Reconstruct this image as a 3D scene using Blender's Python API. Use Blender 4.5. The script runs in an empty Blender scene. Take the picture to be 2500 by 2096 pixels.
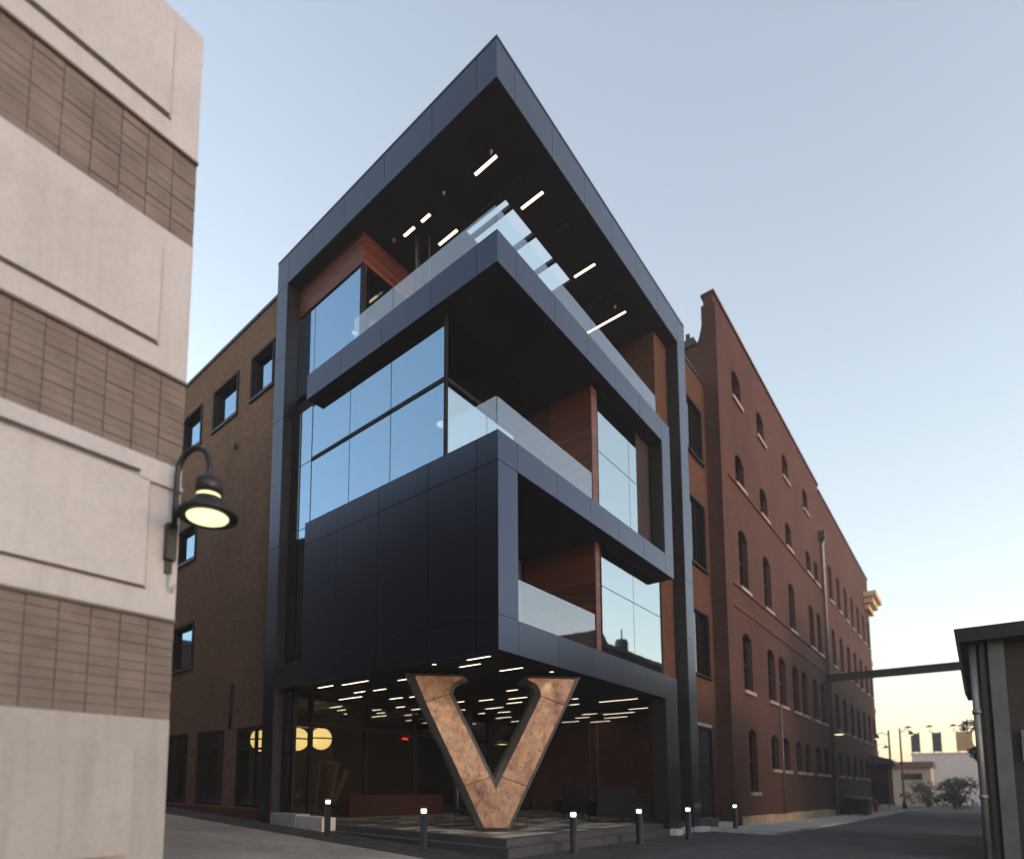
import bpy, bmesh, math, random
from mathutils import Vector, Matrix
random.seed(7)
R = math.radians
scene = bpy.context.scene
COL = scene.collection

# ---------------------------------------------------------------- camera
F_PX, CX, CY, PITCH, ROLL, YAW = 1447.545, 999.14, 1773.11, 0.0957544, 0.0111886, 0.7661653
CAM = Vector((-10.57152, -7.47418, 1.65))
fw = Vector((math.cos(YAW)*math.cos(PITCH), math.sin(YAW)*math.cos(PITCH), math.sin(PITCH)))
rt = Vector((math.sin(YAW), -math.cos(YAW), 0.0))
up = rt.cross(fw)
r2 = rt*math.cos(ROLL) + up*math.sin(ROLL)
u2 = -rt*math.sin(ROLL) + up*math.cos(ROLL)
cam = bpy.data.cameras.new('camera')
cam.sensor_width = 36.0
cam.sensor_fit = 'HORIZONTAL'
cam.lens = 36.0*F_PX/2500.0
cam.shift_x = (1250.0-CX)/2500.0
cam.shift_y = (CY-1048.0)/2500.0
cam.clip_start = 0.1
cam.clip_end = 2000
cam.dof.use_dof = True
cam.dof.focus_distance = 14.2
cam.dof.aperture_fstop = 0.32
camo = bpy.data.objects.new('camera', cam)
M = Matrix.Identity(4)
for i in range(3):
    M[i][0] = r2[i]; M[i][1] = u2[i]; M[i][2] = -fw[i]; M[i][3] = CAM[i]
camo.matrix_world = M
COL.objects.link(camo)
scene.camera = camo

# ---------------------------------------------------------------- sky, sun, exposure
SUN_AZ = R(-90.0)      # measured from +X towards +Y
SUN_EL = R(0.6)
world = bpy.data.worlds.new('World')
scene.world = world
world.use_nodes = True
wn = world.node_tree
sky = wn.nodes.new('ShaderNodeTexSky')
sky.sky_type = 'NISHITA'
sky.sun_disc = False
sky.sun_elevation = SUN_EL
sky.sun_rotation = R(90) - SUN_AZ
sky.altitude = 0
sky.air_density = 1.0
sky.dust_density = 0.8
sky.ozone_density = 1.4
bg = wn.nodes['Background']
bg.inputs['Strength'].default_value = 0.10
hs = wn.nodes.new('ShaderNodeHueSaturation')
hs.inputs['Saturation'].default_value = 0.62
wn.links.new(sky.outputs['Color'], hs.inputs['Color'])
wn.links.new(hs.outputs['Color'], bg.inputs['Color'])
sl = bpy.data.lights.new('sun', 'SUN')
sl.energy = 0.01
sl.angle = R(16)
sl.color = (1.0, 0.84, 0.66)
so = bpy.data.objects.new('sun', sl)
so.location = (0, -60, 40)
sd = Vector((math.cos(SUN_EL)*math.cos(SUN_AZ), math.cos(SUN_EL)*math.sin(SUN_AZ), math.sin(SUN_EL)))
so.rotation_euler = (-sd).to_track_quat('-Z', 'Y').to_euler()
COL.objects.link(so)
vs = scene.view_settings
vs.view_transform = 'Standard'
vs.look = 'None'
vs.exposure = 4.3
vs.gamma = 1.0
vs.use_curve_mapping = False
scene.cycles.max_bounces = 8
scene.cycles.transparent_max_bounces = 16
scene.cycles.caustics_reflective = False
scene.cycles.caustics_refractive = False
scene.cycles.sample_clamp_indirect = 4.0

# ---------------------------------------------------------------- materials
MATS = {}
def nt(name):
    m = bpy.data.materials.new(name); m.use_nodes = True
    n = m.node_tree; b = n.nodes['Principled BSDF']
    MATS[name] = m
    return m, n, b
def N(n, t, **k):
    x = n.nodes.new(t)
    for a, v in k.items(): setattr(x, a, v)
    return x
def pos(n): return N(n, 'ShaderNodeNewGeometry').outputs['Position']
def noise(n, vec, scale, detail=4, rough=0.55):
    x = N(n, 'ShaderNodeTexNoise'); x.inputs['Scale'].default_value = scale
    x.inputs['Detail'].default_value = detail; x.inputs['Roughness'].default_value = rough
    n.links.new(vec, x.inputs['Vector']); return x.outputs['Fac']
def scaled(n, vec, s):
    x = N(n, 'ShaderNodeMapping'); x.inputs['Scale'].default_value = s
    n.links.new(vec, x.inputs['Vector']); return x.outputs['Vector']
def ramp(n, fac, stops):
    x = N(n, 'ShaderNodeValToRGB'); e = x.color_ramp.elements
    while len(e) < len(stops): e.new(0.5)
    for i, (p, c) in enumerate(stops):
        e[i].position = p; e[i].color = (c[0], c[1], c[2], 1)
    n.links.new(fac, x.inputs['Fac']); return x.outputs['Color']
def mixc(n, fac, a, b, mode='MIX'):
    x = N(n, 'ShaderNodeMix', data_type='RGBA', blend_type=mode)
    for s, v in ((x.inputs[0], fac), (x.inputs[6], a), (x.inputs[7], b)):
        if hasattr(v, 'is_output'): n.links.new(v, s)
        elif isinstance(v, (int, float)): s.default_value = v
        else: s.default_value = (v[0], v[1], v[2], 1)
    return x.outputs[2]
def bump(n, b, h, strength, dist=0.01):
    x = N(n, 'ShaderNodeBump'); x.inputs['Strength'].default_value = strength
    x.inputs['Distance'].default_value = dist
    n.links.new(h, x.inputs['Height']); n.links.new(x.outputs['Normal'], b.inputs['Normal'])
def rough_noise(n, b, vec, lo, hi, scale):
    f = noise(n, vec, scale)
    x = N(n, 'ShaderNodeMapRange'); x.inputs[1].default_value = .3; x.inputs[2].default_value = .7
    x.inputs[3].default_value = lo; x.inputs[4].default_value = hi
    n.links.new(f, x.inputs[0]); n.links.new(x.outputs[0], b.inputs['Roughness'])

def simple(name, c, rough=.6, metal=0.0, var=.12, scale=3.0, bumps=0.0, spec=.5):
    m, n, b = nt(name)
    p = pos(n)
    f = noise(n, p, scale, 5)
    d = tuple(x*(1-var) for x in c); l = tuple(min(1, x*(1+var)) for x in c)
    n.links.new(ramp(n, f, [(.3, d), (.7, l)]), b.inputs['Base Color'])
    rough_noise(n, b, p, max(.02, rough-.06), min(1, rough+.06), scale*2.3)
    b.inputs['Metallic'].default_value = metal
    b.inputs['Specular IOR Level'].default_value = spec
    if bumps: bump(n, b, noise(n, p, scale*12, 5), bumps, .01)
    return m

def brick(name, c1, c2, mortar, bw=.215, bh=.073, stain=.35, dirt=(.05, .04, .035), bumps=.5, stain_scale=.35):
    m, n, b = nt(name)
    p = pos(n)
    s = N(n, 'ShaderNodeSeparateXYZ'); n.links.new(p, s.inputs[0])
    a = N(n, 'ShaderNodeMath', operation='ADD'); n.links.new(s.outputs[0], a.inputs[0]); n.links.new(s.outputs[1], a.inputs[1])
    c = N(n, 'ShaderNodeCombineXYZ'); n.links.new(a.outputs[0], c.inputs[0]); n.links.new(s.outputs[2], c.inputs[1])
    t = N(n, 'ShaderNodeTexBrick'); n.links.new(c.outputs[0], t.inputs['Vector'])
    t.inputs['Color1'].default_value = (*c1, 1); t.inputs['Color2'].default_value = (*c2, 1); t.inputs['Mortar'].default_value = (*mortar, 1)
    t.inputs['Scale'].default_value = 1.0; t.inputs['Mortar Size'].default_value = .008
    t.inputs['Mortar Smooth'].default_value = .25; t.inputs['Bias'].default_value = 0
    t.inputs['Brick Width'].default_value = bw; t.inputs['Row Height'].default_value = bh
    f = noise(n, scaled(n, p, (1, 1, .55)), stain_scale, 6, .6)
    x = N(n, 'ShaderNodeMapRange'); x.inputs[1].default_value = .42; x.inputs[2].default_value = .75; x.inputs[3].default_value = 0; x.inputs[4].default_value = stain
    n.links.new(f, x.inputs[0])
    col = mixc(n, x.outputs[0], t.outputs['Color'], dirt)
    f2 = noise(n, p, 5.5, 3)
    col = mixc(n, .35, col, ramp(n, f2, [(.3, (.35, .33, .32)), (.7, (1, 1, 1))]), 'MULTIPLY')
    n.links.new(col, b.inputs['Base Color'])
    b.inputs['Roughness'].default_value = .86
    b.inputs['Specular IOR Level'].default_value = .08
    bump(n, b, t.outputs['Fac'], -bumps, .006)
    return m

def wood(name, ca, cb, cc):
    m, n, b = nt(name)
    p = pos(n)
    oi = N(n, 'ShaderNodeObjectInfo')
    f = noise(n, scaled(n, p, (.9, .9, 26)), 1.6, 6, .6)
    base = ramp(n, f, [(.25, ca), (.5, cb), (.78, cc)])
    tone = ramp(n, oi.outputs['Random'], [(0, (.45, .42, .4)), (.5, (.8, .78, .76)), (1, (1.15, 1.05, 1.0))])
    n.links.new(mixc(n, 1.0, base, tone, 'MULTIPLY'), b.inputs['Base Color'])
    b.inputs['Roughness'].default_value = .5
    bump(n, b, f, .15, .004)
    return m

def glass(name, refl, tint, grough=.015, glossy=(.9, .95, 1.0)):
    m, n, b = nt(name)
    n.nodes.remove(b)
    out = n.nodes['Material Output']
    fr = N(n, 'ShaderNodeFresnel'); fr.inputs['IOR'].default_value = 1.5
    a = N(n, 'ShaderNodeMapRange'); a.inputs[1].default_value = .0; a.inputs[2].default_value = 1
    a.inputs[3].default_value = refl; a.inputs[4].default_value = 1.0
    n.links.new(fr.outputs[0], a.inputs[0])
    bf = N(n, 'ShaderNodeMath', operation='SUBTRACT'); bf.inputs[0].default_value = 1.0
    n.links.new(N(n, 'ShaderNodeNewGeometry').outputs['Backfacing'], bf.inputs[1])
    mul = N(n, 'ShaderNodeMath', operation='MULTIPLY'); n.links.new(a.outputs[0], mul.inputs[0]); n.links.new(bf.outputs[0], mul.inputs[1])
    g = N(n, 'ShaderNodeBsdfGlossy'); g.inputs['Color'].default_value = (*glossy, 1); g.inputs['Roughness'].default_value = grough
    w = noise(n, pos(n), .45, 2)
    bp = N(n, 'ShaderNodeBump'); bp.inputs['Strength'].default_value = .015; bp.inputs['Distance'].default_value = .25
    n.links.new(w, bp.inputs['Height']); n.links.new(bp.outputs[0], g.inputs['Normal'])
    t = N(n, 'ShaderNodeBsdfTransparent'); t.inputs['Color'].default_value = (*tint, 1)
    x = N(n, 'ShaderNodeMixShader'); n.links.new(mul.outputs[0], x.inputs[0]); n.links.new(t.outputs[0], x.inputs[1]); n.links.new(g.outputs[0], x.inputs[2])
    n.links.new(x.outputs[0], out.inputs['Surface'])
    return m

def emit(name, c, s):
    m, n, b = nt(name)
    b.inputs['Base Color'].default_value = (*c, 1)
    b.inputs['Emission Color'].default_value = (*c, 1)
    b.inputs['Emission Strength'].default_value = s
    return m

def metal_panel():
    m, n, b = nt('metal_panel')
    p = pos(n)
    oi = N(n, 'ShaderNodeObjectInfo')
    tone = ramp(n, oi.outputs['Random'], [(0, (.046, .059, .092)), (1, (.057, .071, .108))])
    f = noise(n, p, .35, 2)
    n.links.new(mixc(n, .5, tone, ramp(n, f, [(.3, (.046, .058, .09)), (.7, (.062, .076, .114))])), b.inputs['Base Color'])
    b.inputs['Metallic'].default_value = .9
    rough_noise(n, b, p, .275, .315, .25)
    return m
def copper():
    m, n, b = nt('copper')
    p = pos(n)
    oi = N(n, 'ShaderNodeObjectInfo')
    f = noise(n, p, 1.5, 9, .70)
    f2 = noise(n, scaled(n, p, (1, 1, .7)), 9, 8, .75)
    col = ramp(n, f, [(.30, (.17, .10, .07)), (.42, (.31, .205, .145)), (.53, (.43, .32, .225)), (.64, (.34, .225, .155)), (.78, (.24, .135, .09))])
    spots = ramp(n, f2, [(.33, (.30, .24, .2)), (.47, (.78, .75, .72)), (.7, (1.1, 1.06, 1.0))])
    col = mixc(n, 1.0, col, spots, 'MULTIPLY')
    tone = ramp(n, oi.outputs['Random'], [(0, (.78, .72, .7)), (1, (1.1, 1.05, 1.0))])
    n.links.new(mixc(n, 1.0, col, tone, 'MULTIPLY'), b.inputs['Base Color'])
    b.inputs['Metallic'].default_value = .35
    rough_noise(n, b, p, .42, .68, 5)
    bump(n, b, f2, .12, .01)
    return m
def asphalt(name, c, lo=.75):
    m, n, b = nt(name)
    p = pos(n)
    f = noise(n, p, .55, 8, .62); g = noise(n, p, 60, 3, .8); h = noise(n, p, 4.0, 6, .7)
    col = ramp(n, f, [(.3, tuple(x*.72 for x in c)), (.55, c), (.75, tuple(x*1.35 for x in c))])
    col = mixc(n, .5, col, ramp(n, g, [(.3, (.45, .45, .45)), (.7, (1.3, 1.3, 1.3))]), 'MULTIPLY')
    col = mixc(n, .4, col, ramp(n, h, [(.35, (.5, .5, .5)), (.6, (1.1, 1.1, 1.1))]), 'MULTIPLY')
    v = N(n, 'ShaderNodeTexVoronoi', feature='DISTANCE_TO_EDGE'); v.inputs['Scale'].default_value = .42
    wv = N(n, 'ShaderNodeVectorMath', operation='ADD')
    nz = N(n, 'ShaderNodeTexNoise'); nz.inputs['Scale'].default_value = 1.3; n.links.new(p, nz.inputs['Vector'])
    n.links.new(p, wv.inputs[0]); n.links.new(nz.outputs['Color'], wv.inputs[1]); n.links.new(wv.outputs[0], v.inputs['Vector'])
    col = mixc(n, ramp(n, v.outputs['Distance'], [(.004, (.6, .6, .6)), (.012, (0, 0, 0))]), col, tuple(x*.4 for x in c))
    n.links.new(col, b.inputs['Base Color'])
    rough_noise(n, b, p, lo, .95, 1.2)
    bump(n, b, g, .5, .006)
    return m

metal_panel(); copper()
simple('metal_core', (.018, .018, .02), .55, .2)
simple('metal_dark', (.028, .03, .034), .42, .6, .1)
simple('soffit', (.034, .033, .033), .8, 0, .15, 1.0, spec=.06)
simple('frame_black', (.012, .013, .015), .6, .0, spec=.1)
simple('room_dark', (.06, .055, .05), .8)
simple('room_floor', (.09, .08, .07), .6)
simple('room_warm', (.045, .031, .019), .75)
simple('v_rim', (.20, .20, .195), .45, .7, .2, 4)
wood('wood', (0.059, 0.016, 0.009), (0.112, 0.033, 0.017), (0.152, 0.055, 0.027))
wood('wood_pale', (.12, .075, .04), (.17, .11, .06), (.2, .14, .08))
brick('brick_tan', (0.240, 0.141, 0.092), (0.176, 0.099, 0.068), (0.193, 0.153, 0.120), stain=.4, dirt=(0.096, 0.068, 0.052))
brick('brick_orange', (0.112, 0.051, 0.031), (0.084, 0.037, 0.023), (0.087, 0.063, 0.048), stain=.35, dirt=(0.041, 0.021, 0.016))
brick('brick_red', (.115, .050, .038), (.075, .034, .027), (.10, .070, .058), stain=.75, dirt=(.042, .026, .022), stain_scale=.22)
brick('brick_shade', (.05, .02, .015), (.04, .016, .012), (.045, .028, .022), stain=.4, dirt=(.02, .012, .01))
brick('brick_dark', (.15, .055, .04), (.11, .04, .03), (.12, .075, .06), stain=.5, dirt=(.05, .03, .025))
brick('brick_lobby', (0.171, 0.049, 0.029), (0.113, 0.031, 0.020), (0.090, 0.058, 0.043), stain=.5, dirt=(0.171, 0.097, 0.040), stain_scale=.5)
brick('brick_brown', (.05, .042, .038), (.04, .034, .03), (.045, .04, .036), bw=.4, bh=.2, stain=.5)
glass('glass_curtain', .50, (.30, .34, .36), glossy=(.47, .72, .98))
glass('glass_bright', .55, (.30, .34, .36), glossy=(.86, .97, 1.0))
glass('glass_rail', .24, (.90, .96, .96))
glass('glass_lobby', .0, (.78, .80, .78))
glass('glass_small', .03, (.16, .18, .2))
def weathered(name, c, dark, amount):
    m, n, b = nt(name)
    p = pos(n)
    st = noise(n, scaled(n, p, (5.0, 5.0, .35)), 1.0, 6, .6)
    bl = noise(n, p, .9, 7, .62)
    sp_ = noise(n, p, 14, 4, .7)
    col = ramp(n, bl, [(.3, tuple(x*.86 for x in c)), (.65, c)])
    k = N(n, 'ShaderNodeMapRange'); k.inputs[1].default_value = .5; k.inputs[2].default_value = .78; k.inputs[3].default_value = 0; k.inputs[4].default_value = amount
    n.links.new(st, k.inputs[0])
    col = mixc(n, k.outputs[0], col, dark)
    col = mixc(n, .35, col, ramp(n, sp_, [(.3, (.7, .69, .67)), (.55, (1, 1, 1))]), 'MULTIPLY')
    n.links.new(col, b.inputs['Base Color'])
    b.inputs['Roughness'].default_value = .78
    bump(n, b, noise(n, p, 22, 5, .7), .25, .006)
weathered('paint_white', (.42, .44, .455), (.27, .265, .255), .45)
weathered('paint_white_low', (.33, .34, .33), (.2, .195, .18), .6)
for i, c in enumerate(((.145, .128, .112), (.137, .122, .107), (.150, .127, .111), (.140, .121, .106))):
    simple('block_%d' % i, c, .85, 0, .22, 2.5, .4)
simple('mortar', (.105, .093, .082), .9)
simple('stone_sill', (.30, .25, .20), .8, 0, .15, 3, .1)
simple('stone_sunlit', (.56, .42, .25), .75, 0, .15, 2)  # low-sun gold on the cornice is put into this stone colour
simple('stone_base', (.40, .29, .18), .85, 0, .25, 1.2, .3)
simple('concrete', (.34, .33, .31), .85, 0, .2, 1.6, .25)
simple('concrete_pale', (.52, .51, .49), .85, 0, .15, 2, .2)
simple('step_stone', (.048, .05, .056), .6, 0, .15, 3, .1)
for i, c in enumerate(((.40, .36, .30), (.24, .20, .15), (.10, .085, .065), (.07, .06, .05))):
    simple('paver_%d' % i, c, .62, 0, .15, 3, .12)
asphalt('asphalt', (.060, .059, .061))
asphalt('asphalt_fresh', (.036, .036, .038), .6)
asphalt('concrete_street', (.36, .305, .25))
asphalt('sidewalk_concrete', (.46, .44, .41))
simple('upholstery', (.008, .008, .009), .9, spec=.1)
simple('wire_black', (.02, .02, .02), .4, .6)
simple('lamp_black', (.018, .02, .022), .38, .4)
simple('galvanised', (.27, .275, .26), .45, .55, .2, 1.5)
simple('shed_post', (.12, .125, .118), .5, .4, .25, 1.2)
simple('pipe_grey', (.16, .165, .17), .4, .5, .2)
simple('shed_wall', (.045, .033, .03), .8, 0, .25, 1.0)
simple('shed_roof', (.03, .028, .028), .6)
simple('steel_brown', (.035, .025, .02), .6)
simple('hydrant_red', (.25, .03, .022), .5)
simple('beige_wall', (.50, .42, .31), .8)
simple('brown_roof', (.20, .11, .07), .8)
simple('pink_wall', (.66, .58, .55), .8, 0, .05)
simple('banner', (.045, .05, .065), .7)
simple('banner_gold', (.45, .28, .14), .7)
simple('bark', (.06, .045, .032), .9)
simple('leaf_a', (.028, .045, .030), .7, 0, .4, 2)
simple('leaf_b', (.05, .065, .04), .7, 0, .4, 2)
emit('led_warm', (1.0, .80, .58), .27)
emit('led_canopy', (1.0, .74, .46), .22)
emit('led_off', (.05, .045, .04), .0)
emit('globe', (1.0, .72, .26), 0.07)
emit('bollard_glow', (1.0, .88, .62), .13)
emit('street_glow', (1.0, .90, .46), .075)
emit('pendant_glow', (1.0, .85, .62), .40)
emit('exit_red', (1.0, .03, .03), .03)

# ---------------------------------------------------------------- geometry helpers
WL = {}
class MB:
    def __init__(s): s.v = []; s.f = []
    def box(s, x0, x1, y0, y1, z0, z1):
        o = len(s.v)
        for z in (z0, z1):
            s.v += [(x0, y0, z), (x1, y0, z), (x1, y1, z), (x0, y1, z)]
        s.f += [tuple(o+i for i in q) for q in ((0, 3, 2, 1), (4, 5, 6, 7), (0, 1, 5, 4), (1, 2, 6, 5), (2, 3, 7, 6), (3, 0, 4, 7))]
        return s
    def hexa(s, p):
        o = len(s.v); s.v += [tuple(q) for q in p]
        s.f += [tuple(o+i for i in q) for q in ((0, 3, 2, 1), (4, 5, 6, 7), (0, 1, 5, 4), (1, 2, 6, 5), (2, 3, 7, 6), (3, 0, 4, 7))]
        return s
    def quad(s, a, b, c, d):
        o = len(s.v); s.v += [tuple(a), tuple(b), tuple(c), tuple(d)]; s.f.append((o, o+1, o+2, o+3)); return s
    def loft(s, rings, cap=True, closed=True):
        o = len(s.v); k = len(rings[0])
        for r in rings: s.v += [tuple(p) for p in r]
        for i in range(len(rings)-1):
            for j in range(k if closed else k-1):
                a = o+i*k+j; b = o+i*k+(j+1) % k
                s.f.append((a, b, b+k, a+k))
        if cap:
            s.f.append(tuple(o+j for j in range(k))[::-1]); s.f.append(tuple(o+(len(rings)-1)*k+j for j in range(k)))
        return s
    def tube(s, pts, r, k=8):
        pts = [Vector(p) for p in pts]; rr = r if isinstance(r, (list, tuple)) else [r]*len(pts)
        rings = []; prev = None
        for i, p in enumerate(pts):
            d = (pts[min(i+1, len(pts)-1)]-pts[max(i-1, 0)]).normalized()
            a = d.orthogonal().normalized() if prev is None else (prev-d*prev.dot(d)).normalized()
            prev = a; c = d.cross(a)
            rings.append([p+(a*math.cos(t)+c*math.sin(t))*rr[i] for t in [2*math.pi*j/k for j in range(k)]])
        return s.loft(rings)
    def lathe(s, x, y, prof, k=16):
        return s.loft([[(x+r*math.cos(2*math.pi*j/k), y+r*math.sin(2*math.pi*j/k), z) for j in range(k)] for r, z in prof])
    def build(s, name, mat, parent=None, smooth=False):
        xs = [v[0] for v in s.v]; ys = [v[1] for v in s.v]; zs = [v[2] for v in s.v]
        c = ((min(xs)+max(xs))/2, (min(ys)+max(ys))/2, min(zs))
        me = bpy.data.meshes.new(name)
        me.from_pydata([(v[0]-c[0], v[1]-c[1], v[2]-c[2]) for v in s.v], [], s.f)
        me.materials.append(MATS[mat])
        bm = bmesh.new(); bm.from_mesh(me); bmesh.ops.recalc_face_normals(bm, faces=bm.faces); bm.to_mesh(me); bm.free()
        if smooth:
            for p in me.polygons: p.use_smooth = len(p.vertices) == 4
        return place(bpy.data.objects.new(name, me), c, parent)
def place(o, loc, parent=None):
    COL.objects.link(o)
    loc = Vector(loc); WL[o.name] = loc
    if parent is not None:
        o.parent = parent; o.location = loc-WL[parent.name]
    else: o.location = loc
    return o
BOXES = {}
def box(name, x0, x1, y0, y1, z0, z1, mat, parent=None):
    d = (round(x1-x0, 4), round(y1-y0, 4), round(z1-z0, 4)); key = (d, mat)
    if key not in BOXES:
        m = MB().box(-d[0]/2, d[0]/2, -d[1]/2, d[1]/2, 0, d[2])
        me = bpy.data.meshes.new(name); me.from_pydata(m.v, [], m.f); me.materials.append(MATS[mat]); BOXES[key] = me
    return place(bpy.data.objects.new(name, BOXES[key]), ((x0+x1)/2, (y0+y1)/2, z0), parent)
def tag(o, label, cat, group=None):
    o['label'] = label; o['category'] = cat
    if group: o['group'] = group
    return o
def thing(name, label, cat, loc, group=None):
    o = bpy.data.objects.new(name, None); o.empty_display_size = .3
    return tag(place(o, loc), label, cat, group)
def kind(o, k): o['kind'] = k; return o
def part(name, loc, parent):
    return place(bpy.data.objects.new(name, None), loc, parent)
def copy_tree(root, off, label=None):
    def rec(o, p):
        c = o.copy(); COL.objects.link(c)
        if p is not None: c.parent = p
        for ch in o.children: rec(ch, c)
        return c
    c = rec(root, None); c.location = root.location+Vector(off)
    if label: c['label'] = label
    return c
def gz(x, y):
    s = .8
    sp = s*math.log1p(math.exp(min(40, y/s)))
    z = .055+.034*min(sp, 16)
    if x > 12: z -= .012*(min(x, 45)-12)
    return z
def strips(u0, u1, z0, z1, holes):
    cuts = sorted({u0, u1}|{h[0] for h in holes}|{h[1] for h in holes})
    cuts = [c for c in cuts if u0 <= c <= u1]; out = []
    for a, b in zip(cuts, cuts[1:]):
        hs = sorted((max(z0, h[2]), min(z1, h[3])) for h in holes if h[0] < b-1e-6 and h[1] > a+1e-6)
        z = z0
        for p, q in hs:
            if p > z+1e-6: out.append((a, b, z, p))
            z = max(z, q)
        if z < z1-1e-6: out.append((a, b, z, z1))
    return out
def wall_y(mb, y0, y1, x0, x1, z0, z1, holes=()):
    for a, b, p, q in strips(x0, x1, z0, z1, holes): mb.box(a, b, y0, y1, p, q)
    return mb
def wall_x(mb, x0, x1, y0, y1, z0, z1, holes=()):
    for a, b, p, q in strips(y0, y1, z0, z1, holes): mb.box(x0, x1, a, b, p, q)
    return mb

# ---------------------------------------------------------------- ground
def sheet(name, xs, ys, off, mat):
    m = MB()
    m.v = [(x, y, gz(x, y)+off) for y in ys for x in xs]; k = len(xs)
    m.f = [(j*k+i, j*k+i+1, (j+1)*k+i+1, (j+1)*k+i) for j in range(len(ys)-1) for i in range(k-1)]
    o = m.build(name, mat); return kind(o, 'structure')
def rng(a, b, s):
    n = max(1, round((b-a)/s)); return [a+(b-a)*i/n for i in range(n+1)]
gx = [-150, -60, -30]+rng(-20, 60, 1.0)+[75, 100, 150, 260]
gy = [-150, -60, -30]+rng(-20, 24, 1.0)+[40, 80, 160]
sheet('ground', gx, gy, 0, 'asphalt')
sheet('street', rng(-30, -1.25, 1.0), rng(-20, 24, 1.0), .006, 'concrete_street')
sheet('alley_strip', rng(-1.2, 12.6, .5), rng(-1.75, 12, .5), .006, 'asphalt_fresh')
m = MB()
xs = rng(12.75, 60, 1.0)
for a, b in zip(xs, xs[1:]):
    m.hexa([(a, -2.35, gz(a, -1)-.1), (b, -2.35, gz(b, -1)-.1), (b, .5, gz(b, -1)-.1), (a, .5, gz(a, -1)-.1),
            (a, -2.35, gz(a, -1)+.07), (b, -2.35, gz(b, -1)+.07), (b, .5, gz(b, -1)+.07), (a, .5, gz(a, -1)+.07)])
kind(m.build('sidewalk', 'sidewalk_concrete'), 'structure')

# ================================================================ OFFICE BUILDING
ZR0, ZR1, ZB0, ZB1, ZC0, ZC1, ZD0, ZD1 = 18.74, 19.87, 13.88, 14.70, 9.01, 9.72, 4.61, 5.41
RJ = [.79, 2.61, 4.44, 6.26, 8.09, 9.96]
LJ = [.61, 2.11, 3.95, 5.74, 7.33]
office = thing('office_building', 'modern black metal-clad office building with stacked cantilevered terraces and sharp roof corner', 'building', (6, 4.6, .2))
G = .007
def panels_r(parent, xs, z0, z1, y=0.0, t=.03):
    for a, b in zip(xs, xs[1:]): box('panel', a+G, b-G, y, y+t, z0, z1, 'metal_panel', parent)
def panels_l(parent, ys, z0, z1, x=0.0, t=.03):
    for a, b in zip(ys, ys[1:]): box('panel', x, x+t, a+G, b-G, z0, z1, 'metal_panel', parent)

# --- roof canopy with legs
m = MB()
HX0, HX1, HY0, HY1 = 2.70, 6.60, 1.61, 3.13
ZP = ZR0+.12
m.box(.03, HX0, .03, 9.3, ZR0, ZP).box(HX1, 12.63, .03, 9.3, ZR0, ZP)
m.box(HX0, HX1, .03, HY0, ZR0, ZP).box(HX0, HX1, HY1, 9.3, ZR0, ZP)
m.box(.03, .2, .03, 9.3, ZP, ZR1-.08).box(.2, 12.63, .03, .2, ZP, ZR1-.08)
roof = m.build('roof_canopy', 'soffit', office)
for a, b in ((2.98, 3.09), (4.22, 4.35), (5.47, 5.59)): box('skylight_beam', a, b, HY0+.002, HY1-.002, ZR0+.004, ZR0+.13, 'metal_core', roof)
rx = [.03-G]+RJ+[11.87, 12.66+G]
ry = [0-G]+LJ+[8.74, 9.35+G]
panels_r(roof, rx, ZR0, ZR1-.075)
panels_l(roof, ry, ZR0, ZR1-.075)
box('coping', -.012, .05, -.012, 9.36, ZR1-.062, ZR1, 'metal_panel', roof)
box('coping', .055, 12.67, -.012, .05, ZR1-.062, ZR1, 'metal_panel', roof)
m = MB().box(.03, .5, 8.76, 9.33, .2, ZR0-.004)
leg = m.build('leg', 'metal_core', office)
zj = [.36, 2.55, 4.85, 7.1, 9.35, 11.6, 13.85, 16.1, ZR0-.01]
for a, b in zip(zj, zj[1:]):
    box('panel', 0, .03, 8.74, 9.35, a+G, b-G, 'metal_panel', leg)
    box('panel', .032, .48, 8.725, 8.755, a+G, b-G, 'metal_dark', leg)
m = MB().box(11.9, 12.63, .03, .44, 0, ZR0-.004)
leg2 = m.build('leg', 'metal_core', office)
for a, b in zip([.15]+zj[1:], zj[1:]):
    box('panel', 11.87, 12.66, 0, .03, a+G, b-G, 'metal_panel', leg2)
    box('panel', 11.868, 11.898, .032, .44, a+G, b-G, 'metal_dark', leg2)

# --- terrace ribbon: upper band, right upright, lower band
m = MB()
m.box(.03, .66, .03, 7.4, ZB0, ZB1-.01).box(.66, 10.68, .03, 9.25, ZB0, ZB1-.012)
m.box(9.99, 10.68, .03, .44, ZC1, ZB0)
m.box(.03, 10.68, .03, 7.29, ZC0, ZC1-.01).box(.66, 10.66, 7.29, 9.25, ZC0, ZC1-.012)
rib = m.build('terrace_ribbon', 'soffit', office)
panels_r(rib, [.03-G]+RJ[:-1]+[9.96, 10.71+G], ZB0, ZB1)
panels_l(rib, [-G]+LJ[:4]+[7.43+G], ZB0, ZB1)
box('panel', .032, .66, 7.4, 7.43, ZB0, ZB1, 'metal_panel', rib)
panels_r(rib, [.03-G]+RJ[:-1]+[9.96, 10.71+G], ZC0, ZC1)
panels_l(rib, [-G]+LJ[:4]+[7.32+G], ZC0, ZC1)
box('panel', .032, .66, 7.29, 7.32, ZC0, ZC1, 'metal_panel', rib)
box('panel', 9.96, 10.71, 0, .03, ZC1+G, 11.75, 'metal_panel', rib)
box('panel', 9.96, 10.71, 0, .03, 11.75+2*G, ZB0-G, 'metal_panel', rib)
box('panel', 9.955, 9.985, .032, .44, ZC1+G, ZB0-G, 'metal_dark', rib)
box('panel', 10.685, 10.715, .032, .44, ZC0, ZB1, 'metal_dark', rib)

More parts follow.
